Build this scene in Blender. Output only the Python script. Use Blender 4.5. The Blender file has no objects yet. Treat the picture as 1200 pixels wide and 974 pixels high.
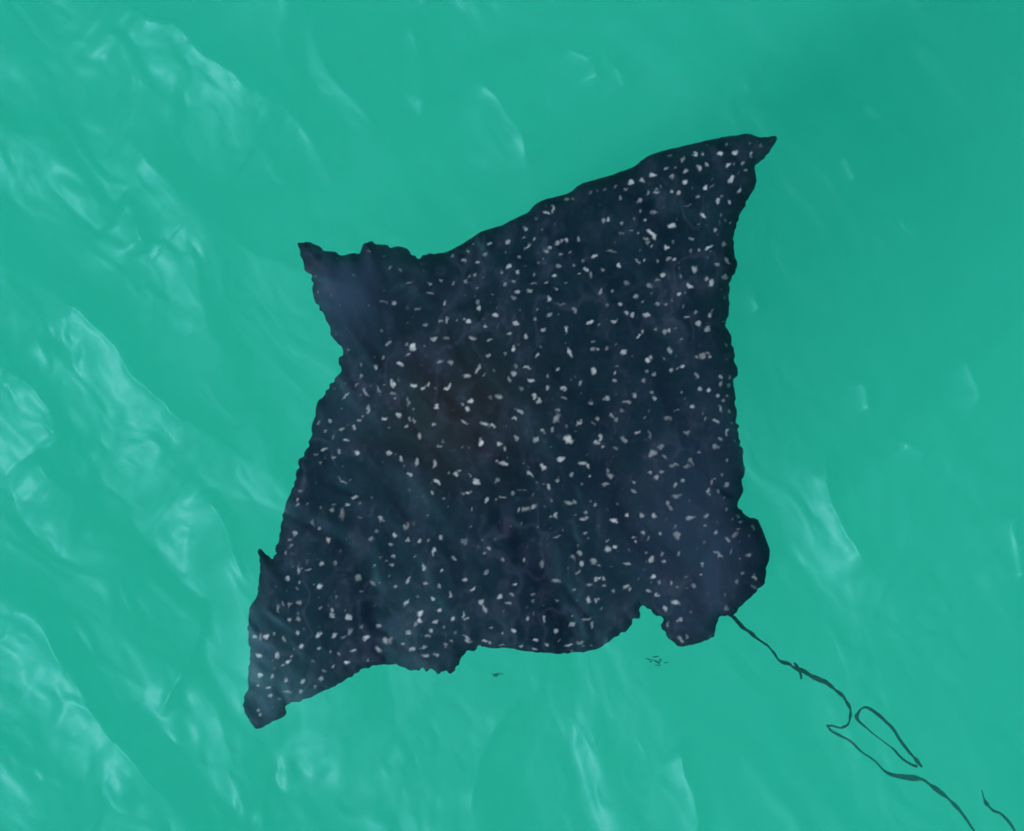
import bpy, math, random
import numpy as np
from mathutils import Vector

# ------------------------------------------------------------------ camera, sky, sun
sc = bpy.context.scene
CAM_H = 8.0                       # drone height over the water, metres
PPM = 467.0                       # photo pixels per metre on the water surface
cd = bpy.data.cameras.new("camera"); cam = bpy.data.objects.new("camera", cd)
sc.collection.objects.link(cam); sc.camera = cam
cam.location = (0, 0, CAM_H); cam.rotation_euler = (0, 0, 0)
cd.sensor_fit = 'HORIZONTAL'; cd.sensor_width = 36.0
cd.lens = 36.0 * CAM_H / (1200 / PPM)
cd.clip_start = 0.1; cd.clip_end = 6000

SUN_EL, SUN_AZ = math.radians(51), math.radians(219)   # azimuth of the sun, counter-clockwise from +X
to_sun = Vector((math.cos(SUN_EL) * math.cos(SUN_AZ), math.cos(SUN_EL) * math.sin(SUN_AZ), math.sin(SUN_EL)))
w = bpy.data.worlds.new("World"); sc.world = w; w.use_nodes = True
nt = w.node_tree; nt.nodes.clear()
sky = nt.nodes.new('ShaderNodeTexSky'); sky.sky_type = 'NISHITA'; sky.sun_disc = False
sky.sun_elevation = SUN_EL; sky.sun_rotation = math.radians(90) - SUN_AZ
sky.dust_density = 2.0
bg = nt.nodes.new('ShaderNodeBackground'); bg.inputs['Strength'].default_value = 0.10
wo = nt.nodes.new('ShaderNodeOutputWorld')
nt.links.new(sky.outputs[0], bg.inputs[0]); nt.links.new(bg.outputs[0], wo.inputs[0])
sd = bpy.data.lights.new("sun", 'SUN'); sun = bpy.data.objects.new("sun", sd); sc.collection.objects.link(sun)
sd.energy = 4.0; sd.angle = math.radians(2.0); sd.color = (1.0, 0.96, 0.90)
sun.rotation_euler = to_sun.to_track_quat('Z', 'Y').to_euler()
sun.location = (0, 0, 30)
vs = sc.view_settings
vs.view_transform = 'Standard'; vs.look = 'None'; vs.gamma = 1; vs.use_curve_mapping = False
vs.exposure = 0.11
cy = sc.cycles
cy.max_bounces = 6; cy.volume_bounces = 3; cy.transparent_max_bounces = 16
cy.use_denoising = True; cy.use_adaptive_sampling = True; cy.adaptive_threshold = 0.04; cy.use_light_tree = False
cy.sample_clamp_indirect = 10; cy.filter_width = 1.8

rng = np.random.default_rng(7)

# ------------------------------------------------------------------ helpers
def P(x, y, z=0.0):
    """photo pixel -> point on the level plane at height z (numpy friendly)"""
    k = (CAM_H - z) / CAM_H / PPM
    return (np.asarray(x) - 600.0) * k, (487.0 - np.asarray(y)) * k

def link(name, me, parent=None):
    o = bpy.data.objects.new(name, me); sc.collection.objects.link(o)
    if parent: o.parent = parent
    return o

def fast_mesh(name, verts, faces, smooth=True):
    """verts (N,3), faces (M,4) quads; a triangle repeats its last index"""
    me = bpy.data.meshes.new(name)
    verts = np.asarray(verts, dtype=np.float32); faces = np.asarray(faces, dtype=np.int32)
    me.vertices.add(len(verts)); me.vertices.foreach_set('co', verts.ravel())
    n = faces.shape[1]
    me.loops.add(faces.size); me.loops.foreach_set('vertex_index', faces.ravel())
    me.polygons.add(len(faces))
    me.polygons.foreach_set('loop_start', np.arange(len(faces), dtype=np.int32) * n)
    me.polygons.foreach_set('loop_total', np.full(len(faces), n, dtype=np.int32))
    me.update(calc_edges=True); me.validate()
    me.polygons.foreach_set('use_smooth', np.full(len(me.polygons), smooth))
    return me

def hash2(ix, iy, seed):
    h = (ix.astype(np.int64) * 374761393 + iy.astype(np.int64) * 668265263 + seed * 1442695041) & 0xFFFFFFFF
    h = ((h ^ (h >> 13)) * 1274126177) & 0xFFFFFFFF
    return ((h ^ (h >> 16)) & 0xFFFF) / 65535.0

def vnoise(x, y, seed=0):
    """smooth value noise in -1..1"""
    x = np.asarray(x, dtype=float); y = np.asarray(y, dtype=float)
    ix = np.floor(x); iy = np.floor(y); fx = x - ix; fy = y - iy
    fx = fx * fx * fx * (fx * (fx * 6 - 15) + 10); fy = fy * fy * fy * (fy * (fy * 6 - 15) + 10)
    a = hash2(ix, iy, seed); b = hash2(ix + 1, iy, seed); c = hash2(ix, iy + 1, seed); d = hash2(ix + 1, iy + 1, seed)
    return ((a * (1 - fx) + b * fx) * (1 - fy) + (c * (1 - fx) + d * fx) * fy) * 2 - 1

def fbm(x, y, seed=0, octv=4):
    s = 0; amp = 1; tot = 0
    for k in range(octv):
        s = s + amp * vnoise(x * 2 ** k, y * 2 ** k, seed + k * 17); tot += amp; amp *= 0.5
    return s / tot

def seg_dist(px, py, poly, closed=False):
    """distance to a polyline, the nearest point on it, and the side (+ left of its direction)"""
    px = np.asarray(px, dtype=np.float64); py = np.asarray(py, dtype=np.float64)
    best = np.full(px.shape, 1e9); bx = np.zeros_like(px); by = np.zeros_like(py); side = np.zeros_like(px); tt = np.zeros_like(px)
    n = len(poly)
    for i in range(n if closed else n - 1):
        ax, ay = poly[i]; cx, cy_ = poly[(i + 1) % n]
        dx, dy = cx - ax, cy_ - ay; L2 = dx * dx + dy * dy + 1e-12
        t = np.clip(((px - ax) * dx + (py - ay) * dy) / L2, 0, 1)
        qx = ax + t * dx; qy = ay + t * dy
        d = (px - qx) ** 2 + (py - qy) ** 2
        m = d < best
        best = np.where(m, d, best); bx = np.where(m, qx, bx); by = np.where(m, qy, by)
        side = np.where(m, np.sign(dx * (py - ay) - dy * (px - ax)), side); tt = np.where(m, (i + t) / max(n - 1, 1), tt)
    return np.sqrt(best), bx, by, side, tt

def inside(px, py, poly):
    r = np.zeros(px.shape, dtype=bool)
    n = len(poly)
    for i in range(n):
        ax, ay = poly[i]; cx, cy_ = poly[(i + 1) % n]
        if ay == cy_: continue
        c = ((ay > py) != (cy_ > py)) & (px < (cx - ax) * (py - ay) / (cy_ - ay) + ax)
        r ^= c
    return r

def catmull(pts, sub, closed=False):
    pts = [np.array(p, dtype=float) for p in pts]; n = len(pts); out = []
    for i in range(n if closed else n - 1):
        g = (lambda k: pts[k % n]) if closed else (lambda k: pts[min(max(k, 0), n - 1)])
        p0, p1, p2, p3 = g(i - 1), g(i), g(i + 1), g(i + 2)
        for s in range(sub):
            t = s / sub
            out.append(0.5 * (2 * p1 + (p2 - p0) * t + (2 * p0 - 5 * p1 + 4 * p2 - p3) * t * t + (3 * p1 - p0 - 3 * p2 + p3) * t ** 3))
    if not closed: out.append(pts[-1])
    return np.array(out)

class Mat:
    def __init__(s, name):
        s.m = bpy.data.materials.new(name); s.m.use_nodes = True
        s.t = s.m.node_tree; s.t.nodes.clear(); s.out = s.n('OutputMaterial')
    def n(s, typ, **kw):
        nd = s.t.nodes.new('ShaderNode' + typ)
        for k, v in kw.items():
            if hasattr(nd, k) and k not in nd.inputs: setattr(nd, k, v)
            else: nd.inputs[k].default_value = v
        return nd
    def l(s, a, b): s.t.links.new(a, b)

# ------------------------------------------------------------------ water
m = Mat("sea_water")
lw = m.n('Fresnel', IOR=1.333)
gl = m.n('BsdfGlossy', Roughness=0.45); gl.inputs['Color'].default_value = (0.15, 0.62, 0.84, 1)
gl2 = m.n('BsdfGlossy', Roughness=0.30)
gmix = m.n('MixShader'); gmix.inputs[0].default_value = 0.06
m.l(gl.outputs[0], gmix.inputs[1]); m.l(gl2.outputs[0], gmix.inputs[2])
tr = m.n('BsdfTransparent')
mx = m.n('MixShader')
m.l(lw.outputs[0], mx.inputs[0]); m.l(tr.outputs[0], mx.inputs[1]); m.l(gmix.outputs[0], mx.inputs[2])
m.l(mx.outputs[0], m.out.inputs['Surface'])
vol = m.n('VolumePrincipled', Density=0.19, Anisotropy=0.0)
vol.inputs['Color'].default_value = (0.10, 0.97, 0.825, 1)
m.l(vol.outputs[0], m.out.inputs['Volume'])
M_SEA = m.m
M_SEA.cycles.volume_sampling = 'DISTANCE'

def graded(lo, hi, step, far):
    mid = np.arange(lo, hi + 1e-6, step)
    e = []; x = 0; s = step
    while x < far: s = min(s * 1.11, 120); x += s; e.append(x)
    e = np.array(e)
    return np.concatenate([(lo - e)[::-1], mid, hi + e])
gx = graded(-1.6, 1.6, 0.0055, 1500); gy = graded(-1.3, 1.3, 0.0055, 1500)
X, Y = np.meshgrid(gx, gy)
near = np.exp(-np.maximum(0, np.maximum(np.abs(X) - 1.9, np.abs(Y) - 1.6)) / 4.0)

CREST = [  # photo pixels along each crest, height m, wide (sun) side m, steep side m
    ([(120, -30), (155, 12), (205, 28), (250, 68), (300, 105), (345, 135), (385, 190)], .016, .16, .02),
    ([(20, 310), (70, 345), (100, 370), (140, 405), (170, 445), (200, 478), (250, 510), (300, 545)], .020, .16, .02),
    ([(-40, 415), (5, 430), (35, 448), (62, 480), (75, 510), (110, 535)], .014, .12, .02),
    ([(40, 530), (60, 560), (80, 580), (110, 590)], .008, .07, .015),
    ([(-40, 670), (10, 690), (45, 715), (70, 770), (95, 800), (120, 850), (155, 890), (190, 935), (225, 980)], .020, .17, .02),
    ([(245, 565), (262, 600), (275, 640), (290, 680)], .008, .08, .015),
    ([(540, 80), (570, 100), (595, 125), (612, 160), (622, 200)], .010, .10, .02),
    ([(140, 235), (160, 255), (178, 300)], .008, .07, .015),
    ([(968, 520), (970, 560), (985, 610), (1005, 640), (1020, 670)], .006, .05, .015),
    ([(1180, 590), (1190, 640), (1200, 690)], .008, .06, .015),
    ([(245, 700), (232, 740), (215, 790), (180, 850)], .008, .09, .03),
    ([(790, 870), (805, 900), (815, 960), (820, 1000)], .005, .06, .015),
    ([(1008, 118), (1022, 128), (1038, 136)], .0028, .03, .012),
    ([(862, 66), (872, 88), (882, 110)], .0028, .03, .012), ([(886, 72), (896, 92), (905, 112)], .0028, .03, .012),
    ([(984, 176), (992, 198), (1004, 220)], .0028, .035, .014), ([(1056, 516), (1070, 526), (1088, 536)], .003, .03, .012),
    ([(1012, 436), (1018, 460), (1022, 492)], .0028, .03, .012), ([(1052, 250), (1066, 266), (1082, 280)], .003, .04, .014),
    ([(700, 60), (722, 85), (735, 110)], .004, .06, .02), ([(1130, 410), (1142, 440), (1148, 480)], .004, .06, .02),
    ([(480, 20), (492, 70), (500, 140)], .005, .07, .02), ([(660, 50), (690, 75), (700, 100)], .004, .06, .02),
    ([(880, 330), (886, 350), (894, 362)], .003, .03, .012),
    ([(610, 820), (575, 860), (560, 900), (548, 960)], .0025, .08, .02),
]
H = np.zeros_like(X)
u = (X * 0.80 + Y * 0.60); v = (-X * 0.60 + Y * 0.80)
wx = X + 0.12 * fbm(X * 1.7, Y * 1.7, 3, 3); wy = Y + 0.12 * fbm(X * 1.7 + 9, Y * 1.7, 5, 3)
uu = wx * 0.80 + wy * 0.60; vv = -wx * 0.60 + wy * 0.80
leftw = 0.50 + 0.50 / (1 + np.exp((X + 0.25) / 0.30))             # the chop is stronger on this side of the ray
def skew(f1, f2, seed, octv, k=0.45):
    """noise whose lee side (towards +u) is steeper than its sun side"""
    n0 = fbm(uu * f1, vv * f2, seed, octv)
    return fbm(uu * f1 - k * n0, vv * f2, seed, octv)
H += leftw * (0.050 * skew(2.4, 1.2, 11, 2) + 0.022 * skew(5.2, 2.5, 23, 2) + 0.009 * skew(11, 6, 27, 3, .6))
H += 0.0011 * fbm(wx * 17, wy * 9, 31, 3)
rid = 1 - np.abs(fbm(uu * 2.3 + 4.1, vv * 1.1, 81, 3)) * 1.6
H += leftw ** 2 * 0.016 * rid ** 3 * (0.6 + 0.4 * vnoise(X * 2, Y * 2, 83))
H += 0.02 * np.sin(uu * 1.9 + 0.6)
near_mask = (np.abs(X) < 1.9) & (np.abs(Y) < 1.6)
nx, ny = X[near_mask], Y[near_mask]
jx = nx + 0.018 * fbm(nx * 9, ny * 9, 41, 3); jy = ny + 0.018 * fbm(nx * 9 + 5, ny * 9, 43, 3)
add = np.zeros_like(nx)
for pts, h, w1, w2 in CREST:
    pl = [tuple(np.array(P(*p))) for p in catmull(pts, 4)]
    d, _, _, side, t = seg_dist(jx, jy, pl)
    # the sun side of a crest lies towards (-x,-y): to the right of a polyline that runs down the picture
    env = np.clip(np.minimum(t, 1 - t) * 4, 0, 1)
    env = env * env * (3 - 2 * env)
    wd = np.where(side < 0, w1, w2)
    add += env * (2.5 * h * np.exp(-d / wd) + 0.006 * np.exp(-d / np.where(side < 0, .014, .010)))
H[near_mask] += add
# the broad back of the ray, a hand's breadth down, damps the chop above it
over = np.exp(-np.maximum(0, np.abs(X + 0.01) / 0.66) ** 4) * np.exp(-np.maximum(0, np.abs(Y) / 0.72) ** 4)
over = np.maximum(over, np.exp(-(np.abs(X + 0.53) / 0.24) ** 4 - (np.abs(Y + 0.52) / 0.32) ** 4))
H = H * (1 - 0.65 * over) + 0.022 * over
H *= near
nyv, nxv = X.shape
top = np.stack([X.ravel(), Y.ravel(), H.ravel()], 1)
idx = np.arange(nyv * nxv).reshape(nyv, nxv)
F = np.stack([idx[:-1, :-1].ravel(), idx[:-1, 1:].ravel(), idx[1:, 1:].ravel(), idx[1:, :-1].ravel()], 1)
ring = np.concatenate([idx[0, :], idx[1:, -1], idx[-1, :-1][::-1], idx[1:-1, 0][::-1]])
low = top[ring].copy(); low[:, 2] = -36.0
base = len(top); nr = len(ring)
r2 = np.roll(np.arange(nr), -1)
S = np.stack([ring, base + np.arange(nr), base + r2, ring[r2]], 1)
cidx = base + nr
Vv = np.concatenate([top, low, [[0, 0, -36.0]]])
B = np.stack([base + np.arange(nr), np.full(nr, cidx), np.full(nr, cidx), base + r2], 1)
# the floor of the body of water is a fan of triangles
me = bpy.data.meshes.new("sea")
quads = np.concatenate([F, S]); tris = B[:, [0, 1, 3]]
loops = np.concatenate([quads.ravel(), tris.ravel()]).astype(np.int32)
tot = np.concatenate([np.full(len(quads), 4), np.full(len(tris), 3)]).astype(np.int32)
st = np.concatenate([[0], np.cumsum(tot)[:-1]]).astype(np.int32)
me.vertices.add(len(Vv)); me.vertices.foreach_set('co', Vv.astype(np.float32).ravel())
me.loops.add(len(loops)); me.loops.foreach_set('vertex_index', loops)
me.polygons.add(len(tot)); me.polygons.foreach_set('loop_start', st); me.polygons.foreach_set('loop_total', tot)
me.update(calc_edges=True); me.validate()
me.polygons.foreach_set('use_smooth', np.concatenate([np.ones(len(F)), np.zeros(len(tot) - len(F))]).astype(bool))
sea = link("sea", me); me.materials.append(M_SEA)
sea["kind"] = "structure"; sea["label"] = "turbid turquoise green sea with low chop and pale crests"; sea["category"] = "sea"

m = Mat("sand")
df = m.n('BsdfDiffuse'); nz = m.n('TexNoise', Scale=3.0); cr = m.n('ValToRGB')
cr.color_ramp.elements[0].color = (.30, .26, .18, 1); cr.color_ramp.elements[1].color = (.42, .37, .27, 1)
m.l(nz.outputs[0], cr.inputs[0]); m.l(cr.outputs[0], df.inputs[0]); m.l(df.outputs[0], m.out.inputs[0])
g = np.concatenate([-np.geomspace(0.5, 1500, 24)[::-1], [0], np.geomspace(0.5, 1500, 24)])
bx_, by_ = np.meshgrid(g, g)
bz_ = -33.0 + 0.25 * fbm(bx_ * .3, by_ * .3, 77, 3)
idb = np.arange(bx_.size).reshape(bx_.shape)
bed = link("sea_bed", fast_mesh("sea_bed", np.stack([bx_.ravel(), by_.ravel(), bz_.ravel()], 1),
      np.stack([idb[:-1, :-1].ravel(), idb[:-1, 1:].ravel(), idb[1:, 1:].ravel(), idb[1:, :-1].ravel()], 1)))
bed.data.materials.append(m.m); bed["kind"] = "structure"

# ------------------------------------------------------------------ the ray
OUT = [(348,285),(366,286),(382,292),(405,298),(420,293),(423,285),(433,283),(451,287),(474,290),(484,297),(489,300),(505,296),
 (525,293),(551,278),(566,269),(587,263),(600,256),(617,248),(633,234),(652,229),(669,223),(683,213),(711,205),(744,193),(757,183),(772,176),
 (800,169),(838,160),(862,156),(880,154),(894,158),(913,157),(908,170),(894,186),(887,194),(888,216),(877,233),(866,260),(862,285),(865,310),
 (858,332),(856,366),(852,378),(859,398),(863,430),(864,470),(867,510),(873,545),(872,575),(869,597),(882,607),(891,612),(896,625),
 (902,636),(903,656),(899,673),(898,685),(890,693),(880,702),(869,714),(863,723),(851,722),(846,722),(840,735),(839,748),(832,752),(803,759),
 (784,751),(778,732),(768,720),(754,714),(747,725),(740,737),(721,750),(699,763),(670,767),(629,766),(591,761),(560,760),(543,770),
 (530,787),(508,789),(483,786),(451,781),(425,787),(406,799),(381,811),(355,824),(332,830),(332,840),(317,848),(298,858),(287,845),(282,830),
 (287,808),(290,783),(288,751),(289,719),(298,700),(302,675),(301,646),(311,652),(320,655),(324,630),(332,598),(344,566),(350,545),
 (363,512),(368,483),(376,465),(394,440),(398,430),(394,422),(399,409),(389,394),(381,373),(369,353),(362,327),(353,309)]
ol = catmull(OUT, 6, closed=True)
# resample evenly, then fray it a little: torn-looking fin margins
seg = np.linalg.norm(np.roll(ol, -1, 0) - ol, axis=1); cum = np.concatenate([[0], np.cumsum(seg)])
s = np.arange(0, cum[-1], 2.2)
olc = np.vstack([ol, ol[:1]])
ol = np.stack([np.interp(s, cum, olc[:, 0]), np.interp(s, cum, olc[:, 1])], 1)
tan = np.roll(ol, -1, 0) - np.roll(ol, 1, 0); tan /= np.linalg.norm(tan, axis=1)[:, None]
nor = np.stack([tan[:, 1], -tan[:, 0]], 1)
smooth_edge = np.exp(-(np.maximum(0, seg_dist(ol[:, 0], ol[:, 1], [(525, 293), (633, 236), (760, 182), (913, 157)])[0] - 6) / 12) ** 2)
amp = 1.9 * (1 - 0.75 * smooth_edge)
for fx, fy, fr, fa in ((512, 785, 34, 4.5), (762, 730, 30, 4.5), (865, 480, 70, 1.6), (385, 370, 60, 1.6), (345, 560, 50, 1.5), (440, 288, 40, 1.6)):
    amp = amp + fa * np.exp(-((ol[:, 0] - fx) ** 2 + (ol[:, 1] - fy) ** 2) / fr ** 2)
ol = ol + nor * (amp * (0.6 * vnoise(s / 11.0, s * 0, 51) + 0.8 * vnoise(s / 4.6, s * 0 + 3, 53)) * (0.5 + 0.9 * np.abs(vnoise(s / 40.0, s * 0, 57))))[:, None]
ZR = -0.05
cx, cyy = P(ol[:, 0], ol[:, 1], ZR)
poly = np.stack([cx, cyy], 1)

RES = 0.0026
ax_ = np.arange(poly[:, 0].min() - 2 * RES, poly[:, 0].max() + 2 * RES, RES)
ay_ = np.arange(poly[:, 1].min() - 2 * RES, poly[:, 1].max() + 2 * RES, RES)
RX, RY = np.meshgrid(ax_, ay_); ins = inside(RX, RY, poly)
cell = ins[:-1, :-1] | ins[:-1, 1:] | ins[1:, 1:] | ins[1:, :-1]
used = np.zeros_like(ins)
used[:-1, :-1] |= cell; used[:-1, 1:] |= cell; used[1:, 1:] |= cell; used[1:, :-1] |= cell
edge = used & ~ins
ui, uj = np.nonzero(used)
vx, vy = RX[ui, uj], RY[ui, uj]; ve = edge[ui, uj]
coarse = poly[::3]
dist = np.zeros_like(vx)
_, qx, qy, _, _ = seg_dist(vx[ve], vy[ve], poly, True)
vx[ve] = qx; vy[ve] = qy
dist[~ve] = seg_dist(vx[~ve], vy[~ve], coarse, True)[0]
k = PPM * CAM_H / (CAM_H - ZR)
px = vx * k + 600; py = 487 - vy * k           # photo coordinates of every skin vertex
# body frame: a along the spine from head to tail, b across it (pixels)
a = (px - 395) * 0.755 + (py - 325) * 0.655; b = -(px - 395) * 0.655 + (py - 325) * 0.755
prof = np.interp(a, [-60, 0, 60, 150, 300, 450, 560, 640], [.2, .55, .85, 1, 1, .7, .4, .15])
hump = prof * np.exp(-(b / np.interp(a, [0, 100, 300, 560], [70, 95, 125, 70])) ** 2)
thick = (0.016 + 0.045 * hump) * (1 - np.exp(-dist / 0.045))
thick += 0.0015 * fbm(vx * 9, vy * 9, 61, 3) * (1 - np.exp(-dist / 0.03))
camber = -0.013 - 0.014 * np.clip((np.abs(b) - 150) / 330, 0, 1) ** 1.5 + 0.006 * np.sin(a / 60 + 0.4) * np.clip(np.abs(b) / 300, 0, 1)
camber = camber - 0.055 * np.exp(-dist / 0.014)          # the thin fin margin curls down
zt = -0.041 + camber + 0.62 * thick; zb = -0.041 + camber - 0.9 * thick
nV = len(vx)
topid = np.full(RX.shape, -1, dtype=np.int64); topid[ui, uj] = np.arange(nV)
botof = np.arange(nV); nin = (~ve).sum(); botof[~ve] = nV + np.arange(nin)
V = np.concatenate([np.stack([vx, vy, zt], 1), np.stack([vx, vy, zb], 1)[~ve]])
ci, cj = np.nonzero(cell)
Ft = np.stack([topid[ci, cj], topid[ci, cj + 1], topid[ci + 1, cj + 1], topid[ci + 1, cj]], 1)
Fb = botof[Ft][:, ::-1]

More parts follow.
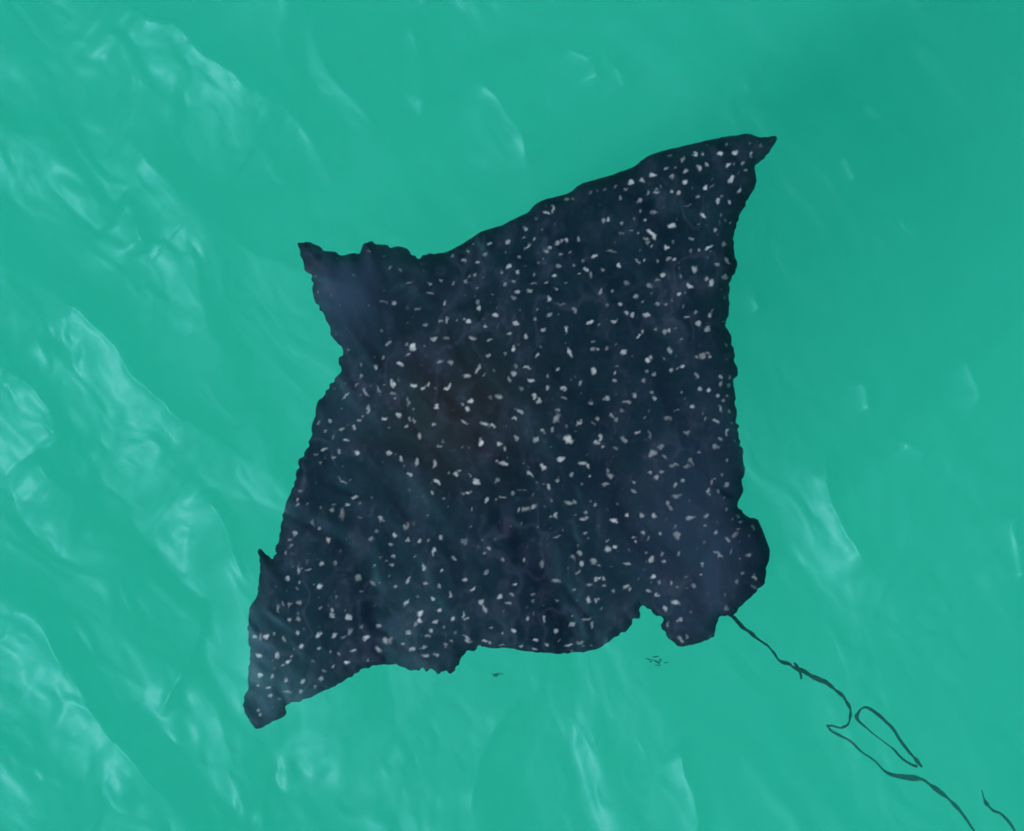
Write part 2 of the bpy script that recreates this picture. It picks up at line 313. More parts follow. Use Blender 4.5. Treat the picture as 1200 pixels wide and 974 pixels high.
# pale skin spots: (x, y, half length, half width, angle in degrees, strength), photo pixels
SPOT = [
 (852,168,2.4,1.9,0,0.45),(881,167,2.1,1.6,0,0.3),(893,169,1.9,2.4,0,0.25),(785,181,4,1.6,10,0.3),(801,187,4.5,2.4,-65,0.7),(816,180,4,2.7,0,0.95),(824,180,2.4,2.1,0,0.6),(845,179,4.8,3.5,0,1),(862,178,3.7,2.9,-30,0.85),
 (881,180,4.3,2.4,-60,0.8),(853,193,4.5,2.4,-20,0.75),(870,190,2.9,2.1,-40,0.6),(828,193,2.4,2.4,0,0.5),(820,196,3.5,4.5,-15,0.7),(780,196,2.9,2.1,0,0.4),(804,201,3.2,2.9,0,0.6),(876,199,2.7,1.9,0,0.5),(765,205,5.1,3.7,0,0.9),
 (753,210,4.5,2.7,20,0.7),(788,207,2.9,2.7,0,0.4),(803,213,4,2.7,60,0.9),(857,210,6.9,2.4,-68,0.85),(867,222,5.3,1.9,-70,0.75),(826,220,4.3,3.2,0,1),(835,218,4.8,1.3,-40,0.3),(787,224,2.4,2.1,0,0.7),(795,226,4,3.2,0,0.75),
 (769,224,4.8,1.9,-10,0.8),(774,219,3.2,1.1,-60,0.5),(759,225,1.9,2.7,0,0.4),(819,231,2.7,2.7,0,0.45),(842,235,4.5,2.4,-65,0.75),(847,230,2.4,1.3,0,0.35),(855,237,2.1,3.2,0,0.75),(806,241,4.3,1.3,-20,0.3),(767,249,5.9,1.9,0,0.4),
 (755,258,3.2,2.1,0,0.5),(825,253,5.1,2.4,50,0.85),(845,253,1.6,2.7,0,0.3),(858,261,1.3,1.9,0,0.4),(788,264,5.9,3.5,10,0.95),(819,264,1.9,1.3,0,0.25),(838,269,2.9,2.7,0,0.5),(763,273,6.7,2.9,35,1),(767,277,3.2,4.5,0,1),
 (811,279,4.5,1.6,0,0.5),(691,225,1.6,3.2,0,0.35),(722,217,2.1,2.9,0,0.4),(740,213,3.5,3.5,0,0.8),(734,221,2.7,1.6,0,0.4),(709,222,2.9,2.4,0,0.25),(665,233,4.3,2.4,0,0.45),(672,232,1.6,2.9,0,0.35),(727,232,3.2,2.9,0,0.45),
 (749,235,3.7,2.9,0,0.5),(648,245,1.9,4.5,-15,0.7),(640,249,5.9,2.1,25,0.8),(707,258,2.4,2.9,0,0.55),(713,258,2.7,3.7,0,0.85),(615,268,3.2,2.9,0,0.55),(635,270,1.6,2.4,0,0.35),(728,261,2.1,1.9,0,0.4),(743,258,2.4,1.9,0,0.3),
 (750,248,1.6,2.4,0,0.35),(747,273,1.9,1.6,0,0.45),(739,271,3.2,1.1,0,0.3),(626,280,2.4,1.9,0,0.45),(618,289,6.1,1.9,-50,0.5),(663,281,3.5,3.2,0,0.75),(653,285,3.7,2.7,-20,0.7),(658,282,2.1,1.3,0,0.4),(678,281,2.4,3.2,0,0.45),
 (645,290,1.9,2.9,0,0.55),(641,294,4.3,2.1,30,0.6),(657,298,3.5,1.9,0,0.5),(697,300,4.5,2.1,-40,0.65),(683,306,2.7,2.7,0,0.4),(607,302,2.1,2.7,0,0.4),(655,313,3.2,3.2,0,0.4),(672,311,2.1,1.9,0,0.35),(687,316,4,2.9,35,0.75),
 (726,312,3.2,3.7,0,0.85),(706,316,4.5,2.1,30,0.45),(716,295,8,1.3,0,0.3),(756,305,2.1,2.9,0,0.7),(747,307,5.9,1.3,40,0.35),(608,319,2.7,2.4,0,0.7),(631,309,2.4,2.4,0,0.25),(678,320,2.4,1.6,0,0.6),(728,274,4.8,1.6,0,0.25),
 (757,279,3.5,1.3,30,0.45),(759,284,1.9,3.2,0,0.35),(765,289,1.9,1.9,0,0.5),(782,290,4,3.5,0,0.8),(790,284,1.3,2.7,0,0.35),(818,292,1.9,2.1,0,0.5),(830,289,5.3,2.4,-25,0.75),(828,291,2.1,2.1,0,0.5),(849,285,3.5,4,30,0.5),
 (809,295,2.4,2.4,0,0.3),(772,306,1.9,2.4,0,0.35),(783,303,3.5,2.4,0,0.4),(790,304,3.2,2.4,0,0.6),(853,305,5.3,2.1,60,0.7),(841,310,3.5,2.7,0,0.3),(814,315,4,5.1,0,0.6),(776,323,4.3,2.9,-10,0.85),(770,329,3.2,1.9,0,0.4),
 (797,324,2.4,2.9,0,0.35),(808,335,4.5,2.7,40,0.8),(795,344,3.5,2.7,0,0.75),(835,332,3.5,5.1,20,0.85),(829,327,3.2,2.7,0,0.5),(851,325,4,4,0,0.5),(761,335,3.2,3.2,0,0.35),(745,347,4,2.9,35,0.5),(849,347,1.9,2.4,0,0.35),
 (780,357,4,1.9,-15,0.6),(770,357,2.9,2.7,0,0.35),(758,369,4.5,2.9,10,0.6),(742,370,2.9,2.7,0,0.55),(804,372,3.7,2.1,-15,0.6),(815,366,2.1,1.9,0,0.4),(832,369,3.2,2.9,-40,0.55),(834,364,1.3,2.9,30,0.35),(818,379,3.5,2.7,0,0.5),
 (829,385,3.2,4.3,0,0.45),(849,376,4,1.3,0,0.5),(853,383,6.1,1.3,50,0.5),(752,389,2.9,1.9,-50,0.65),(748,394,3.5,1.6,-40,0.65),(769,385,2.4,2.4,0,0.35),(779,389,2.9,2.9,0,0.5),(784,388,2.9,3.2,0,0.55),(798,397,3.2,1.9,0,0.5),
 (457,314,3.2,1.6,0,0.35),(469,317,2.7,1.9,0,0.45),(450,301,2.4,1.3,0,0.3),(555,286,2.4,2.1,0,0.5),(573,286,3.2,2.1,0,0.75),(596,284,3.2,3.2,0,0.6),(548,295,2.1,2.4,0,0.45),(531,299,2.4,2.1,0,0.35),(569,298,2.9,2.1,0,0.35),
 (544,306,3.7,2.4,45,0.5),(561,307,3.2,2.1,0,0.65),(596,312,3.2,3.5,0,0.85),(588,319,2.7,2.4,0,0.45),(556,323,3.2,1.9,0,0.5),(549,325,1.6,2.7,30,0.45),(546,330,1.9,3.5,10,0.55),(505,332,2.7,1.9,0,0.5),(517,329,4.5,1.3,0,0.45),
 (531,333,1.9,3.7,0,0.35),(480,332,5.9,1.6,-15,0.4),(505,344,5.3,1.9,0,0.45),(462,355,2.9,3.5,0,0.6),(521,356,1.9,3.7,0,0.6),(593,334,2.7,2.9,0,0.45),(561,361,2.4,3.5,0,0.7),(560,354,1.9,4,0,0.35),(489,363,5.1,2.4,-20,0.3),
 (581,370,4,2.7,-25,0.75),(517,376,2.4,1.9,0,0.45),(524,376,1.6,4.3,0,0.5),(536,376,1.9,1.9,0,0.4),(549,378,4,2.4,15,0.95),(544,375,2.4,1.9,0,0.5),(570,382,3.7,2.1,0,0.85),(499,381,3.7,2.4,15,0.4),(598,391,2.7,2.1,0,0.6),
 (554,396,6.1,2.7,25,0.6),(509,398,4.5,2.4,-10,0.55),(574,398,3.2,2.1,0,0.5),(523,397,3.5,2.7,0,0.25),(450,354,5.3,1.6,0,0.3),(602,329,2.9,1.9,0,0.55),(626,321,1.3,2.4,0,0.25),(625,332,3.2,1.3,0,0.4),(640,332,2.9,1.9,0,0.45),
 (650,323,3.7,2.1,0,0.8),(662,332,2.9,1.6,0,0.35),(651,338,1.9,1.9,0,0.6),(606,342,4.5,2.4,0,0.6),(621,341,5.3,2.1,0,0.6),(601,349,4.8,1.6,15,0.3),(643,351,2.7,5.1,0,0.65),(704,341,2.7,4,0,0.6),(717,341,2.9,2.1,0,0.4),
 (726,357,4,2.4,-20,0.75),(713,357,2.7,1.6,0,0.3),(734,367,4,1.9,25,0.6),(719,376,4.5,2.4,0,0.85),(692,378,6.1,2.1,-30,0.85),(663,386,2.7,5.3,0,0.8),(643,369,3.7,3.7,0,0.4),(627,374,2.9,3.2,0,0.4),(674,363,2.9,4.5,-20,0.4),
 (605,379,4.3,3.2,0,0.75),(617,395,2.4,3.5,0,0.7),(636,388,3.7,2.9,-30,0.85),(601,409,2.9,4,0,0.9),(629,417,2.7,3.7,15,0.85),(668,413,7.5,2.1,55,0.85),(695,410,4,3.2,0,0.5),(701,410,2.4,2.4,0,0.7),(710,409,2.4,2.4,0,0.35),
 (731,413,3.5,4.5,20,0.85),(618,431,5.1,1.9,8,0.7),(653,434,2.9,2.7,0,0.65),(603,438,4,3.5,0,0.85),(696,436,3.5,5.3,-20,0.9),(658,357,6.7,1.3,0,0.25),(693,323,1.9,4.8,-10,0.35),(592,415,1.9,1.6,0,0.4),(719,438,2.1,2.7,0,0.7),
 (734,332,4.3,4,0,0.25),(701,381,2.1,1.3,0,0.3),(851,404,1.9,3.2,0,0.55),(785,411,2.7,4.3,0,0.4),(759,422,4.3,3.7,0,0.85),(763,418,1.9,2.9,0,0.6),(816,419,3.2,2.1,0,0.5),(823,418,3.5,4.5,0,0.45),(829,415,4.8,1.6,-10,0.5),
 (831,418,2.1,1.9,0,0.5),(799,429,2.9,2.7,0,0.8),(794,431,2.4,1.3,-20,0.4),(786,433,3.5,3.2,0,0.6),(757,435,2.1,2.1,0,0.35),(767,438,3.2,2.1,-30,0.4),(754,445,3.5,2.9,30,0.35),(816,441,2.7,3.5,-30,0.35),(845,442,1.9,3.5,0,0.55),
 (845,450,2.1,3.5,0,0.4),(854,452,2.7,3.7,0,0.65),(855,443,1.6,3.2,0,0.35),(853,463,2.7,2.4,0,0.5),(820,456,3.7,3.5,20,0.5),(831,457,3.2,3.2,0,0.75),(840,464,2.4,2.4,0,0.65),(847,469,2.4,1.3,0,0.5),(768,467,4,2.1,25,0.65),
 (764,460,2.7,3.2,0,0.35),(743,464,3.5,4,0,0.45),(812,477,3.7,3.2,0,0.6),(844,479,5.9,1.9,60,0.45),(855,482,1.9,3.5,-15,0.6),(827,491,1.9,2.7,0,0.4),(839,493,5.3,2.4,35,0.55),(858,495,2.1,2.4,0,0.5),(782,490,5.9,3.5,15,0.35),
 (793,481,4.8,1.3,-15,0.3),(747,507,3.7,2.1,-50,0.6),(852,507,1.6,4.8,0,0.6),(805,507,4.3,2.4,0,0.35),(761,509,2.1,8,-15,0.25),(843,514,3.7,2.4,30,0.4),(861,517,2.4,2.4,0,0.5),(455,404,2.9,3.7,20,0.5),(485,407,3.7,5.3,25,0.9),
 (479,415,4.5,1.6,-15,0.6),(477,405,2.4,1.9,0,0.3),(449,420,2.4,2.9,0,0.4),(440,430,3.7,2.4,40,0.65),(469,427,5.3,2.4,30,0.8),(461,450,6.9,2.4,68,0.85),(444,457,7.2,2.1,65,0.35),(429,460,6.7,1.6,50,0.4),(406,464,7.7,1.3,-50,0.5),
 (423,428,1.3,3.7,0,0.3),(423,441,1.9,4.5,0,0.3),(486,452,3.7,4,0,0.95),(496,455,3.7,2.4,10,0.85),(503,451,4.5,1.9,-45,0.7),(516,425,3.2,2.1,0,0.35),(461,462,4.5,1.9,0,0.4),(463,468,1.9,1.9,0,0.55),(432,480,2.4,5.9,18,0.45),
 (425,487,2.1,2.1,0,0.4),(421,493,3.2,2.1,-20,0.4),(467,487,2.9,4,-25,0.6),(451,490,3.7,2.4,5,0.8),(512,477,3.2,2.9,0,0.9),(481,491,1.9,2.7,0,0.35),(486,492,1.9,3.2,0,0.35),(477,500,2.1,2.4,0,0.5),(509,497,2.7,2.7,0,0.65),
 (387,493,3.2,4.5,10,0.55),(373,496,1.6,2.9,0,0.35),(416,501,2.4,3.7,0,0.5),(401,503,2.4,1.9,0,0.4),(381,506,2.4,2.4,0,0.3),(406,516,3.5,2.9,0,0.5),(492,512,3.5,5.3,10,0.55),(391,512,1.9,2.7,0,0.3),(479,471,1.6,8,0,0.25),
 (529,425,3.5,3.5,0,0.4),(573,416,3.7,2.4,5,0.6),(560,433,5.9,2.7,-50,0.7),(547,441,5.3,2.7,-10,0.6),(524,456,4,2.1,10,0.85),(527,453,1.9,4.5,10,0.8),(551,470,4,3.5,0,0.9),(548,479,2.9,4.5,25,0.9),(543,475,1.6,2.1,0,0.4),
 (544,495,7.5,1.9,32,0.75),(568,496,5.3,2.4,12,0.85),(577,499,4.8,2.1,0,0.75),(585,465,5.1,3.2,30,0.5),(597,445,2.1,5.1,-25,0.4),(610,455,4.5,1.9,35,0.3),(621,446,5.9,2.1,30,0.75),(642,440,2.4,2.1,0,0.6),(641,455,2.7,2.9,20,0.65),
 (661,455,5.6,1.9,25,0.75),(661,467,4.8,1.9,25,0.5),(626,464,3.2,4,0,0.9),(631,469,3.2,4.3,-15,0.6),(609,482,6.4,2.4,28,0.55),(603,491,4,2.9,15,0.55),(654,481,4.8,1.9,0,0.5),(652,490,4.3,6.7,10,0.4),(636,505,3.7,2.4,30,0.7),
 (647,504,2.7,3.5,-25,0.5),(628,515,3.7,3.2,-20,0.5),(605,514,2.7,4.5,-15,0.5),(563,518,3.5,5.1,-15,0.95),(586,521,4,2.4,10,0.85),(592,526,2.4,3.2,-10,0.75),(666,515,6.1,6.1,0,0.85),(515,523,3.5,1.9,0,0.35),(520,517,2.1,2.1,0,0.3),
 (664,500,2.4,2.4,0,0.25),(679,449,2.1,4.5,0,0.4),(721,447,3.2,2.1,0,0.65),(711,467,4,3.7,0,0.5),(692,472,4.5,2.4,-10,0.4),(734,471,4.8,2.4,0,0.45),(728,481,3.7,2.4,0,0.3),(717,487,2.7,4,-30,0.4),(721,492,2.4,4,-10,0.35),
 (679,496,3.5,2.9,0,0.75),(681,492,1.3,2.9,0,0.5),(700,490,2.1,3.5,0,0.5),(696,496,2.9,1.6,0,0.3),(703,513,2.9,4.5,0,0.8),(699,518,3.7,2.4,0,0.7),(705,523,2.9,2.7,0,0.55),(731,515,3.2,5.6,-15,0.5),(721,525,4,2.9,0,0.3),
 (764,531,5.6,4.8,0,0.5),(774,523,5.6,2.9,-20,0.35),(778,535,4,1.9,45,0.35),(657,539,5.6,3.2,-20,0.75),(683,543,6.1,3.2,0,0.75),(689,546,2.1,3.5,0,0.65),(790,545,8,1.9,0,0.35),(804,546,5.3,1.9,-20,0.35),(761,553,3.2,2.4,0,0.5),
 (775,552,2.7,2.4,0,0.4),(768,559,2.9,3.2,0,0.5),(800,564,2.7,2.7,0,0.5),(790,568,2.7,2.7,0,0.55),(833,565,2.1,2.9,0,0.4),(837,561,2.1,1.6,0,0.35),(830,576,2.9,4,0,0.5),(841,575,2.1,4,0,0.5),(851,569,2.9,4,0,0.5),
 (846,555,2.4,1.6,0,0.3),(839,524,5.3,2.9,10,0.4),(852,539,1.9,2.7,0,0.35),(782,589,2.9,4.3,-20,0.45),(786,595,4.8,2.1,40,0.35),(793,581,7.5,2.7,-5,0.3),(808,607,7.2,3.5,-5,0.5),(827,605,2.4,2.4,0,0.4),(852,598,1.9,2.1,0,0.4),
 (825,617,2.9,2.4,0,0.35),(838,623,3.2,2.4,0,0.45),(767,605,3.5,4,0,0.75),(752,603,2.7,4.5,-20,0.7),(753,624,2.7,3.2,0,0.65),(773,625,3.2,2.7,0,0.6),(793,627,4.5,6.7,-10,0.4),(866,605,3.5,2.4,0,0.55),(869,611,3.2,1.6,0,0.5),
 (867,620,4.5,1.3,0,0.5),(884,619,2.7,2.9,0,0.45),(852,632,2.1,2.9,0,0.45),(861,626,5.3,2.4,-20,0.3),(759,631,1.6,2.1,0,0.4),(810,541,6.7,1.6,60,0.3),(818,531,1.9,1.9,0,0.3),(379,527,5.1,2.1,-10,0.65),(398,529,2.1,2.9,0,0.4),
 (390,536,3.5,1.9,0,0.5),(370,533,2.9,1.9,0,0.3),(419,531,4.8,3.2,5,0.85),(376,543,2.1,2.1,0,0.3),(401,563,7.5,1.3,38,0.4),(456,531,2.7,3.7,0,0.6),(470,537,2.7,4.5,-25,0.6),(488,541,2.4,5.3,0,0.5),(481,556,4,2.7,0,0.7),
 (352,576,2.9,1.9,0,0.4),(348,586,2.1,2.7,0,0.5),(348,592,2.4,1.9,0,0.4),(416,583,4.8,2.4,0,0.75),(407,592,2.9,2.4,-30,0.55),(389,598,2.9,2.7,0,0.4),(392,592,3.2,1.6,0,0.3),(376,595,1.6,2.1,0,0.3),(401,603,3.2,8,0,0.25),
 (447,607,5.1,2.9,40,0.5),(375,618,3.2,2.4,40,0.35),(367,613,3.2,4.5,0,0.3),(345,625,4,3.5,0,0.5),(339,632,2.1,2.1,0,0.35),(385,633,2.7,4,0,0.7),(463,628,2.9,4.8,0,0.7),(478,632,2.4,2.4,0,0.6),(476,617,2.4,5.9,25,0.3),
 (435,631,4.5,2.4,-20,0.3),(458,638,3.2,1.9,0,0.4),(442,623,2.7,2.1,0,0.25),(422,591,1.6,2.1,0,0.25),(509,543,2.7,6.7,0,0.45),(534,555,3.2,2.7,0,0.75),(539,552,2.7,1.3,-30,0.5),(527,553,1.6,1.9,0,0.4),(513,564,6.9,2.4,40,0.85),
 (506,577,2.7,2.7,0,0.65),(558,564,5.6,2.7,30,0.9),(549,577,3.5,2.4,-10,0.75),(543,578,3.2,1.6,0,0.35),(571,586,2.9,4,0,0.75),(589,582,5.3,2.1,0,0.55),(589,543,6.7,2.4,15,0.7),(583,540,1.9,2.1,0,0.4),(621,555,6.9,2.1,40,0.55),
 (636,547,3.2,5.1,-30,0.7),(582,562,2.9,3.2,0,0.3),(616,597,4.8,3.7,-20,0.5),(625,593,4.8,2.7,-35,0.45),(608,597,1.6,3.7,0,0.4),(601,578,2.9,3.2,0,0.35),(612,574,8,1.1,15,0.25),(492,634,3.5,2.7,-35,0.55),(516,630,2.7,4.5,0,0.5),
 (508,646,3.2,4.8,0,0.75),(573,642,2.9,2.4,40,0.6),(569,647,2.7,2.4,0,0.4),(545,634,4.8,4.5,0,0.25),(654,562,2.7,2.7,0,0.45),(669,557,1.9,2.7,0,0.35),(691,558,2.1,2.1,0,0.5),(643,571,2.4,5.1,-30,0.6),(681,568,2.7,2.4,0,0.35),
 (709,568,5.3,2.1,0,0.45),(715,557,4,3.2,20,0.4),(712,552,1.9,3.2,-20,0.3),(742,565,3.7,2.1,40,0.5),(741,575,5.1,2.1,30,0.5),(646,586,2.4,3.2,-35,0.4),(666,589,5.9,2.9,0,0.4),(673,587,1.9,2.9,0,0.45),(698,591,2.4,3.2,0,0.45),
 (650,603,3.2,3.5,0,0.65),(645,605,2.1,1.9,0,0.4),(686,601,3.5,2.1,0,0.35),(684,607,4.8,2.1,0,0.5),(685,624,2.9,2.4,0,0.4),(718,610,5.3,2.7,20,0.9),(735,603,2.1,3.2,0,0.6),(743,629,2.1,1.9,0,0.45),(745,635,3.2,2.1,0,0.65),
 (712,644,5.1,3.5,-5,0.7),(721,640,3.5,3.5,-40,0.75),(679,647,2.4,4.8,-15,0.5),(676,639,1.3,2.7,-20,0.3),(671,653,2.4,3.7,-30,0.3),(682,661,2.4,3.2,0,0.5),(695,658,5.1,2.9,15,0.5),(702,663,2.7,1.9,30,0.35),(735,661,5.9,2.9,10,0.7),
 (763,655,4.3,4.5,0,0.6),(778,657,2.9,2.4,0,0.65),(775,650,1.3,3.5,0,0.4),(757,647,1.9,1.9,0,0.35),(636,661,2.4,6.1,0,0.35),(652,629,4.8,1.1,0,0.3),(340,640,2.4,2.1,0,0.3),(335,648,1.3,2.7,0,0.35),(377,661,3.2,3.5,0,0.6),
 (351,668,2.9,4.3,0,0.45),(361,668,4.5,1.9,-20,0.45),(337,678,2.9,1.9,0,0.5),(394,659,2.1,3.2,0,0.3),(350,682,2.1,2.1,0,0.3),(374,687,3.7,4,0,0.85),(332,707,1.6,4.5,-20,0.45),(326,713,1.3,6.7,0,0.35),(339,709,5.3,1.1,-55,0.4),
 (351,707,2.7,3.7,0,0.35),(389,715,3.2,3.7,0,0.55),(389,721,4,1.9,0,0.6),(409,723,3.7,4.8,0,0.75),(339,727,2.4,4.8,0,0.5),(349,725,2.9,2.9,0,0.4),(349,719,2.7,1.1,0,0.3),(349,741,2.4,3.5,-40,0.55),(373,744,2.9,4.5,0,0.75),
 (391,745,4.5,2.4,-35,0.7),(410,741,2.1,4.8,10,0.4),(297,748,3.5,2.9,0,0.55),(305,748,2.9,5.3,0,0.35),(312,746,3.7,4,0,0.65),(320,744,1.6,3.2,0,0.4),(333,749,2.1,3.7,-30,0.35),(429,748,5.6,2.9,0,0.8),(438,663,1.9,1.9,0,0.45),
 (420,677,4,5.3,30,0.3),(436,683,2.7,5.3,-30,0.3),(395,700,1.9,2.7,0,0.3),(424,734,3.2,1.6,-40,0.35),(403,747,4.8,1.9,-30,0.25),(424,693,2.4,1.9,0,0.3),(461,652,3.5,2.4,-30,0.5),(460,662,2.9,2.9,0,0.5),(497,665,2.7,4.8,0,0.75),
 (518,669,2.1,4,0,0.65),(532,654,4,2.4,45,0.5),(545,678,2.9,2.9,0,0.6),(478,680,2.7,4.5,0,0.6),(499,683,2.7,2.1,-30,0.4),(515,686,2.1,2.9,0,0.5),(463,687,2.7,2.4,0,0.5),(456,676,1.9,1.6,0,0.35),(553,690,4.5,2.1,-40,0.7),
 (570,671,4,1.6,-60,0.4),(527,697,2.1,4.5,0,0.6),(507,702,2.9,3.7,-20,0.65),(477,706,6.7,1.9,-50,0.65),(492,720,4.5,5.3,10,0.95),(491,727,3.7,2.7,0,0.9),(516,714,3.5,3.2,0,0.7),(530,724,2.9,2.9,0,0.7),(510,728,2.7,2.7,0,0.75),
 (543,721,1.9,4.5,0,0.55),(547,725,4,1.6,0,0.55),(564,705,3.7,4.5,0,0.7),(568,714,2.1,6.7,-25,0.5),(586,699,5.1,3.2,-25,0.85),(589,656,2.1,4,0,0.5),(505,738,3.5,2.4,20,0.6),(501,745,3.5,1.9,0,0.4),(521,735,1.9,1.9,0,0.3),
 (548,749,7.5,2.1,40,0.6),(568,753,5.3,1.6,5,0.75),(575,754,3.2,1.9,0,0.4),(451,751,3.5,4.3,0,0.65),(457,751,5.3,5.3,0,0.3),(444,761,2.9,6.4,-38,0.5),(472,756,2.1,2.4,0,0.6),(483,760,4.8,2.4,-30,0.55),(497,758,4.8,2.4,-20,0.5),
 (479,741,3.2,2.9,0,0.4),(487,732,2.4,3.5,0,0.4),(444,734,2.9,2.9,0,0.4),(523,756,3.2,2.4,0,0.35),(499,768,6.1,1.9,5,0.45),(510,767,4,1.9,20,0.4),(575,736,2.7,2.1,0,0.3),(489,698,1.9,2.4,0,0.25),(529,751,2.7,1.9,0,0.3),
 (614,656,1.9,3.7,0,0.45),(603,684,4.3,2.4,-10,0.65),(599,697,2.4,1.9,0,0.5),(596,706,4.8,1.9,-10,0.55),(652,681,6.7,2.7,0,0.4),(625,697,3.5,2.7,0,0.3),(625,704,1.9,3.2,0,0.3),(619,724,2.9,2.9,0,0.5),(637,725,2.7,4.8,0,0.5),
 (601,739,5.1,2.4,20,0.8),(627,749,3.2,2.1,15,0.75),(652,740,3.5,4,30,0.7),(641,757,3.7,2.1,35,0.55),(627,761,4,1.9,0,0.5),(609,758,3.7,2.1,0,0.45),(667,756,6.4,1.9,0,0.75),(680,753,4.3,1.6,0,0.4),(684,756,1.9,2.1,0,0.35),
 (670,732,4,3.2,20,0.5),(687,725,6.1,1.6,0,0.4),(693,733,1.9,5.3,0,0.35),(701,677,5.6,2.1,-15,0.6),(697,680,1.9,3.5,0,0.5),(708,678,2.1,2.1,0,0.5),(690,702,2.9,4.8,-20,0.55),(698,703,2.4,3.7,0,0.55),(702,701,1.9,1.9,0,0.4),
 (691,685,4.8,2.1,0,0.3),(734,687,4,3.5,20,0.55),(738,691,1.9,2.7,0,0.55),(652,703,3.7,1.3,25,0.35),(672,691,2.9,1.6,-30,0.3),(589,756,5.3,1.6,0,0.4),(677,670,5.3,1.3,-20,0.3),(765,676,4.5,2.9,-5,0.85),(787,683,2.1,3.2,0,0.45),
 (793,687,2.4,2.1,0,0.3),(822,661,2.9,3.2,0,0.55),(822,672,2.4,1.9,0,0.5),(770,696,4,2.4,30,0.65),(760,693,3.2,2.4,0,0.4),(791,705,6.9,2.7,15,0.65),(780,713,2.7,4.5,-30,0.5),(797,727,4.3,3.2,0,0.5),(812,685,2.7,3.2,0,0.35),
 (803,675,4,1.6,0,0.3),(798,751,6.7,2.9,40,0.45),(805,747,1.9,3.2,0,0.3),(884,676,2.7,4,-30,0.6),(885,689,6.7,1.6,45,0.45),(877,650,3.5,1.9,0,0.35),(856,645,1.6,4.8,0,0.25),(841,650,8,1.6,40,0.35),(850,697,2.1,4,0,0.25),
 (852,713,2.7,2.7,0,0.25),(783,733,1.9,4,0,0.35),(870,672,1.9,1.9,0,0.3),(862,681,2.7,2.7,0,0.25),(795,649,3.2,2.7,0,0.35),(773,682,3.2,2.7,0,0.3),(353,758,3.5,3.2,0,0.7),(375,760,3.2,2.7,0,0.6),(387,765,2.4,1.9,0,0.4),
 (302,769,5.1,2.7,0,0.75),(324,769,2.9,4.5,10,0.7),(337,775,4,2.1,-30,0.8),(342,771,2.4,1.3,-30,0.6),(332,780,1.3,2.7,30,0.45),(414,762,5.9,1.9,-20,0.55),(397,767,2.1,2.9,0,0.5),(406,777,4.3,3.2,5,0.95),(390,782,2.4,2.7,0,0.45),
 (367,775,2.7,1.6,0,0.25),(304,792,2.7,3.5,0,0.7),(318,794,2.1,4.5,15,0.5),(335,798,3.7,3.5,0,0.7),(353,800,3.7,2.9,-30,0.65),(301,805,2.4,2.1,0,0.5),(314,806,4.3,1.9,0,0.65),(352,812,3.2,1.9,0,0.45),(336,812,7.5,1.3,0,0.35),
 (316,817,3.7,2.7,0,0.55),(302,833,3.2,2.4,0,0.35),(305,839,2.7,2.1,0,0.45),(326,820,2.4,1.6,0,0.25),(377,796,2.7,5.3,0,0.35),(380,787,2.4,2.1,0,0.3),(367,806,2.4,2.7,0,0.3),(431,774,2.7,3.5,0,0.35),(319,830,1.9,1.9,0,0.25)]
spot = np.zeros(nV)
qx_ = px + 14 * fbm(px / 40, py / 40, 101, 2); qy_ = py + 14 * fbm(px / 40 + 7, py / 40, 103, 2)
sheen_lines = np.clip(1 - np.abs(fbm(qx_ / 34, qy_ / 46, 105, 3)) * 7, 0, 1) * np.clip(fbm(px / 90, py / 90, 107, 2) * 1.6 + .25, 0, 1)
sheen_smudge = np.clip(fbm(qx_ / 22, qy_ / 38, 109, 4) * 1.5, 0, 1) ** 1.3
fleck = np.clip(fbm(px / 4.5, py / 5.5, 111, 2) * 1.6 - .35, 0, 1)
sheen_mottle = np.clip(0.50 * sheen_lines + 0.42 * sheen_smudge + 0.6 * fleck * (0.3 + sheen_smudge), 0, 1)  # pale sky sheen smudges painted into the skin, with fine mottle flecks
fill = []
r = random.Random(5)
tries = 0
while len(fill) < 430 and tries < 40000:
    tries += 1
    x, y = r.uniform(285, 905), r.uniform(160, 850)
    if any((x - q[0]) ** 2 + (y - q[1]) ** 2 < 7 ** 2 for q in fill) or any((x - q[0]) ** 2 + (y - q[1]) ** 2 < 7 ** 2 for q in SPOT): continue
    fill.append((x, y, r.uniform(1.0, 2.6), r.uniform(.9, 1.6), r.uniform(0, 180), r.choice([.1, .16, .24, .34])))
wxp = px + 2.4 * fbm(px / 4.5, py / 4.5, 71, 2); wyp = py + 2.4 * fbm(px / 4.5 + 40, py / 4.5, 73, 2)
order = np.argsort(px); spx = px[order]
for (x, y, L, Wd, ang, st_) in SPOT + fill:
    i0, i1 = np.searchsorted(spx, [x - L - 5, x + L + 5]); ids = order[i0:i1]
    ids = ids[np.abs(py[ids] - y) < L + 5]
    if len(ids) == 0: continue
    L *= .9; Wd *= .9
    ca, sa = math.cos(math.radians(ang)), math.sin(math.radians(ang))
    ddx, ddy = wxp[ids] - x, wyp[ids] - y
    e = np.sqrt(((ddx * ca + ddy * sa) / L) ** 2 + ((-ddx * sa + ddy * ca) / Wd) ** 2)
    spot[ids] = np.maximum(spot[ids], st_ * np.clip(1.08 - e, 0, 0.6) / 0.6)
spot *= np.clip(dist / 0.006, 0, 1) * (0.85 + 0.35 * fbm(px / 5, py / 5, 79, 2))
brown = np.exp(-(((px - 530) / 90) ** 2 + ((py - 480) / 85) ** 2))
streak = np.exp(-((px - 838 - 6 * vnoise(py / 30, py * 0, 97)) / 9) ** 2 - ((py - 685) / 45) ** 2)
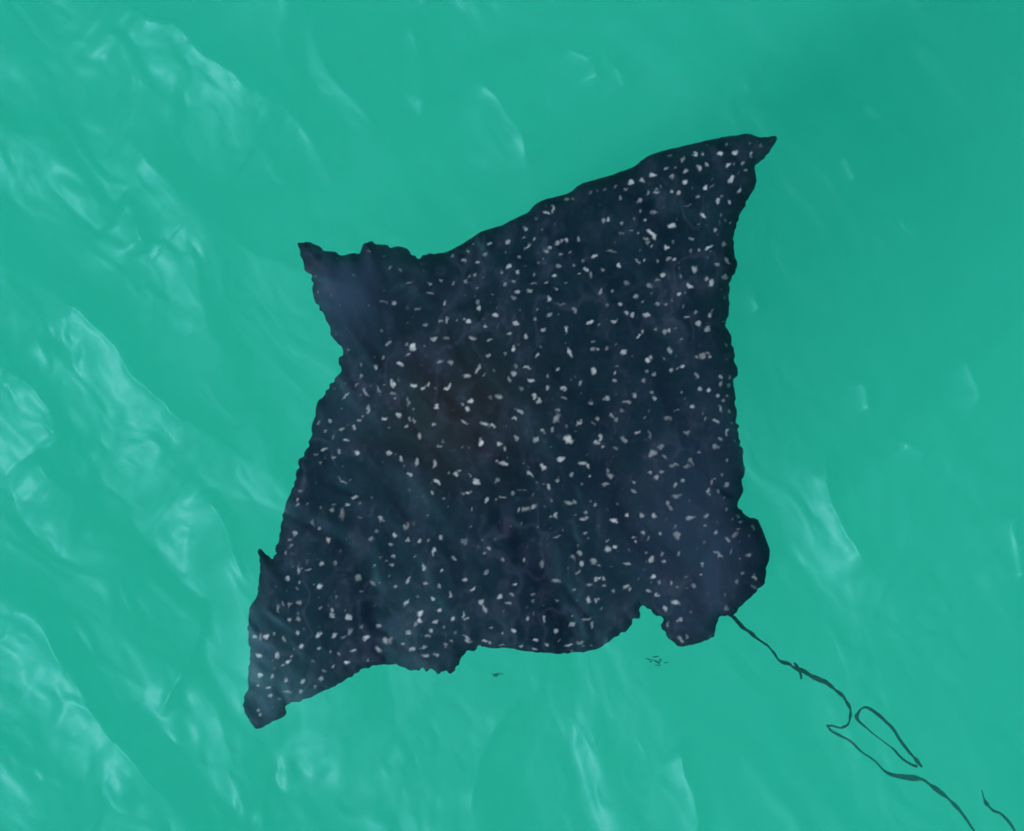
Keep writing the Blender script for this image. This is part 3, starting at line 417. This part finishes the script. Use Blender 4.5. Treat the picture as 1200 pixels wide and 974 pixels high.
blue_sheen = 0.9 * streak + np.exp(-(((px - 405) / 40) ** 2 + ((py - 335) / 60) ** 2)) + 0.8 * np.exp(-(((px - 815) / 75) ** 2 + ((py - 620) / 110) ** 2))  # bluish sky reflection on head and rear painted into the skin, plus pale streak
me = fast_mesh("body", V, np.concatenate([Ft, Fb]))
for nm, arr in (("spot", spot), ("sheen_mottle", sheen_mottle), ("brown", brown), ("blue_sheen", np.clip(blue_sheen, 0, 1))):
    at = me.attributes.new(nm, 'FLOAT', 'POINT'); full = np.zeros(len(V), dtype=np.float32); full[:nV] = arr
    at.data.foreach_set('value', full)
# underside flag: the belly is white
at = me.attributes.new("belly", 'FLOAT', 'POINT'); full = np.zeros(len(V), dtype=np.float32); full[nV:] = np.clip(dist[~ve] / 0.04 - .4, 0, 1); at.data.foreach_set('value', full)

m = Mat("ray_skin")
pr = m.n('BsdfPrincipled', Roughness=0.55); pr.inputs['Specular IOR Level'].default_value = 0.0
geo = m.n('NewGeometry')
n1 = m.n('TexNoise', Scale=11.0, Detail=6.0, Roughness=0.65); m.l(geo.outputs['Position'], n1.inputs['Vector'])
def mixc(fac, c1, c2):
    q = m.n('Mix', data_type='RGBA')
    if isinstance(fac, float): q.inputs[0].default_value = fac
    else: m.l(fac, q.inputs[0])
    for ii, c in ((6, c1), (7, c2)):
        if isinstance(c, tuple): q.inputs[ii].default_value = (*c, 1)
        else: m.l(c, q.inputs[ii])
    return q.outputs[2]
A = {nm: m.n('Attribute', attribute_name=nm) for nm in ("spot", "sheen_mottle", "brown", "blue_sheen", "belly")}
mot = m.n('ValToRGB'); mot.color_ramp.elements[0].position = .45; mot.color_ramp.elements[1].position = .75; m.l(n1.outputs[0], mot.inputs[0])
c = mixc(mot.outputs[0], (.0015, .0018, .009), (.0055, .007, .021))
c = mixc(A["brown"].outputs['Fac'], c, (.009, .006, .007))
c = mixc(A["blue_sheen"].outputs['Fac'], c, (.013, .022, .050))
c = mixc(A["sheen_mottle"].outputs['Fac'], c, (.023, .027, .052))
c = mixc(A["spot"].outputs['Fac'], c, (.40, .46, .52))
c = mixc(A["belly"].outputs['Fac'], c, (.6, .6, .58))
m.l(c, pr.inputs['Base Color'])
n2 = m.n('TexNoise', Scale=160.0, Detail=3.0); m.l(geo.outputs['Position'], n2.inputs['Vector'])
b2 = m.n('Bump', Strength=0.25, Distance=0.002); m.l(n2.outputs[0], b2.inputs['Height']); m.l(b2.outputs[0], pr.inputs['Normal'])
m.l(pr.outputs[0], m.out.inputs[0])
M_RAY = m.m
root = bpy.data.objects.new("spotted_eagle_ray", None); sc.collection.objects.link(root)
root.location = (0, 0, 0)
root["label"] = "dark navy eagle ray with white spots and whip tail gliding under green water"; root["category"] = "ray"
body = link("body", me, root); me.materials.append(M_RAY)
body["label"] = "diamond shaped dark body with pointed wings, snout and pale spots"

# whip tail: a thin cord trailing deeper; its refracted split images are modelled as loops
def tube(paths, name, mat, parent=None, zk=1.0, wob=1.0):
    VV, FF = [], []; K4 = np.array([1, 1, zk, 1])
    for pts in paths:
        pts = catmull(pts, 7); n = len(pts); ns = 8
        ii = np.arange(n); sd0 = len(VV)
        pts[1:, 0] += wob * vnoise(ii / 5.0, ii * 0.0 + sd0, 91)[1:]; pts[1:, 1] += wob * vnoise(ii / 5.0 + 50, ii * 0.0 + sd0, 93)[1:]
        pts[:, 3] *= 1 + 0.45 * vnoise(ii / 4.0, ii * 0.0 + sd0, 95) * wob
        o = len(VV)
        for i in range(n):
            x, y, z, rad = pts[i]; z *= zk
            q0 = pts[max(i - 1, 0)] * K4; q1 = pts[min(i + 1, n - 1)] * K4
            X0, Y0 = P(q0[0], q0[1], q0[2]); X1, Y1 = P(q1[0], q1[1], q1[2])
            t = Vector((float(X1 - X0), float(Y1 - Y0), q1[2] - q0[2])).normalized()
            sd_ = t.cross(Vector((0, 0, 1))).normalized(); up = sd_.cross(t)
            cxp, cyp = P(x, y, z); rr = max(rad * .72, .25) / PPM
            for j in range(ns):
                an = 2 * math.pi * j / ns
                VV.append(Vector((float(cxp), float(cyp), z)) + sd_ * rr * math.cos(an) + up * rr * math.sin(an))
        for i in range(n - 1):
            for j in range(ns):
                FF.append((o + i * ns + j, o + i * ns + (j + 1) % ns, o + (i + 1) * ns + (j + 1) % ns, o + (i + 1) * ns + j))
        FF.append(tuple(o + j for j in range(ns))[::-1]); FF.append(tuple(o + (n - 1) * ns + j for j in range(ns)))
    me = bpy.data.meshes.new(name); me.from_pydata(VV, [], FF); me.update()
    for p_ in me.polygons: p_.use_smooth = True
    ob = link(name, me, parent); me.materials.append(mat)
    return ob
m = Mat("tail_skin")
pr = m.n('BsdfPrincipled', Roughness=0.6); pr.inputs['Base Color'].default_value = (.002, .004, .005, 1); pr.inputs['Specular IOR Level'].default_value = 0.0
m.l(pr.outputs[0], m.out.inputs[0]); M_TAIL = m.m
TAIL = [
 [(842,712,-.046,3),(852,718,-.05,3.2),(860,724,-.06,3),(866,730,-.075,3),(875,739,-.11,3.2),(888,749,-.12,2.2),(900,757,-.13,2.2),(908,766,-.14,2.2),(912,773,-.15,2.6),
  (921,777,-.15,4.2),(930,781,-.16,2.6),(938,785,-.16,3.6),(950,792,-.17,4.4),(960,797,-.17,4.8),(970,801,-.18,3),(980,809,-.18,2.6),(990,819,-.19,3.6),
  (997,831,-.19,3.2),(996,842,-.2,2.0),(992,851,-.2,2.6),(984,853,-.21,2.4),(975,851,-.21,2),(969,850,-.22,2.6),(977,857,-.22,2.2),(992,866,-.23,1.9),(1010,880,-.24,1.9),
  (1030,897,-.25,1.8),(1044,907,-.26,3.4),(1060,910,-.26,5.0),(1078,913,-.27,4.2),(1092,921,-.28,3.4),(1106,931,-.29,3.6),(1120,944,-.3,2.6),(1130,957,-.31,2.6),(1142,975,-.32,2.2),(1165,1010,-.34,1.8)],
 [(1074,898,-.24,2.6),(1062,892,-.235,1.6),(1046,877,-.23,1.5),(1026,863,-.225,1.5),(1010,849,-.22,1.7),(1004,841,-.21,2.8),(1007,832,-.2,2.8),(1016,829,-.2,2.4),
  (1030,838,-.205,2.2),(1043,851,-.21,2.2),(1055,868,-.22,2.2),(1066,883,-.23,2.6),(1075,893,-.24,3.2),(1080,900,-.24,1.6)],
 [(932,777,-.155,1.8),(936,786,-.16,2.6),(939,795,-.165,1.4)],
 [(1150,926,-.28,1.2),(1155,940,-.29,3.0),(1162,948,-.29,2.4),(1174,955,-.3,2),(1184,965,-.31,2.2),(1196,984,-.32,1.8)],
]
tail = tube(TAIL, "tail", M_TAIL, root, 3.2)
tail["label"] = "thin black whip tail, its refracted split images modelled as loops behind the body"

# dark shreds added to imitate bits of the fin edge split off by refraction
def shreds(label, cx0, cy0, z, n, sx, sy, seed):
    rr = random.Random(seed); pts = []
    for _ in range(n):
        x, y = cx0 + rr.gauss(0, sx), cy0 + rr.gauss(0, sy); an = rr.uniform(-.5, .7); L = rr.uniform(2, 5); zz = z + rr.uniform(-.02, .02)
        pts.append([(x - L * math.cos(an), y - L * math.sin(an), zz, .5), (x, y, zz, rr.uniform(.7, 1.3)), (x + L * math.cos(an), y + L * math.sin(an), zz, .4)])
    ob = tube(pts, "refracted_shred", M_TAIL, None, 1.0, .6)
    ob["label"] = label; ob["category"] = "weed"; ob["group"] = "added shreds imitating refracted bits of the fin edge"
shreds("tiny dark fragment of refracted fin edge, modelled beside the notch between the rear fins", 771, 776, -.95, 9, 5, 3, 3)
shreds("tiny faint fragment of refracted fin edge, modelled off the long wing's ragged rear edge", 581, 791, -1.2, 6, 4, 2, 4)
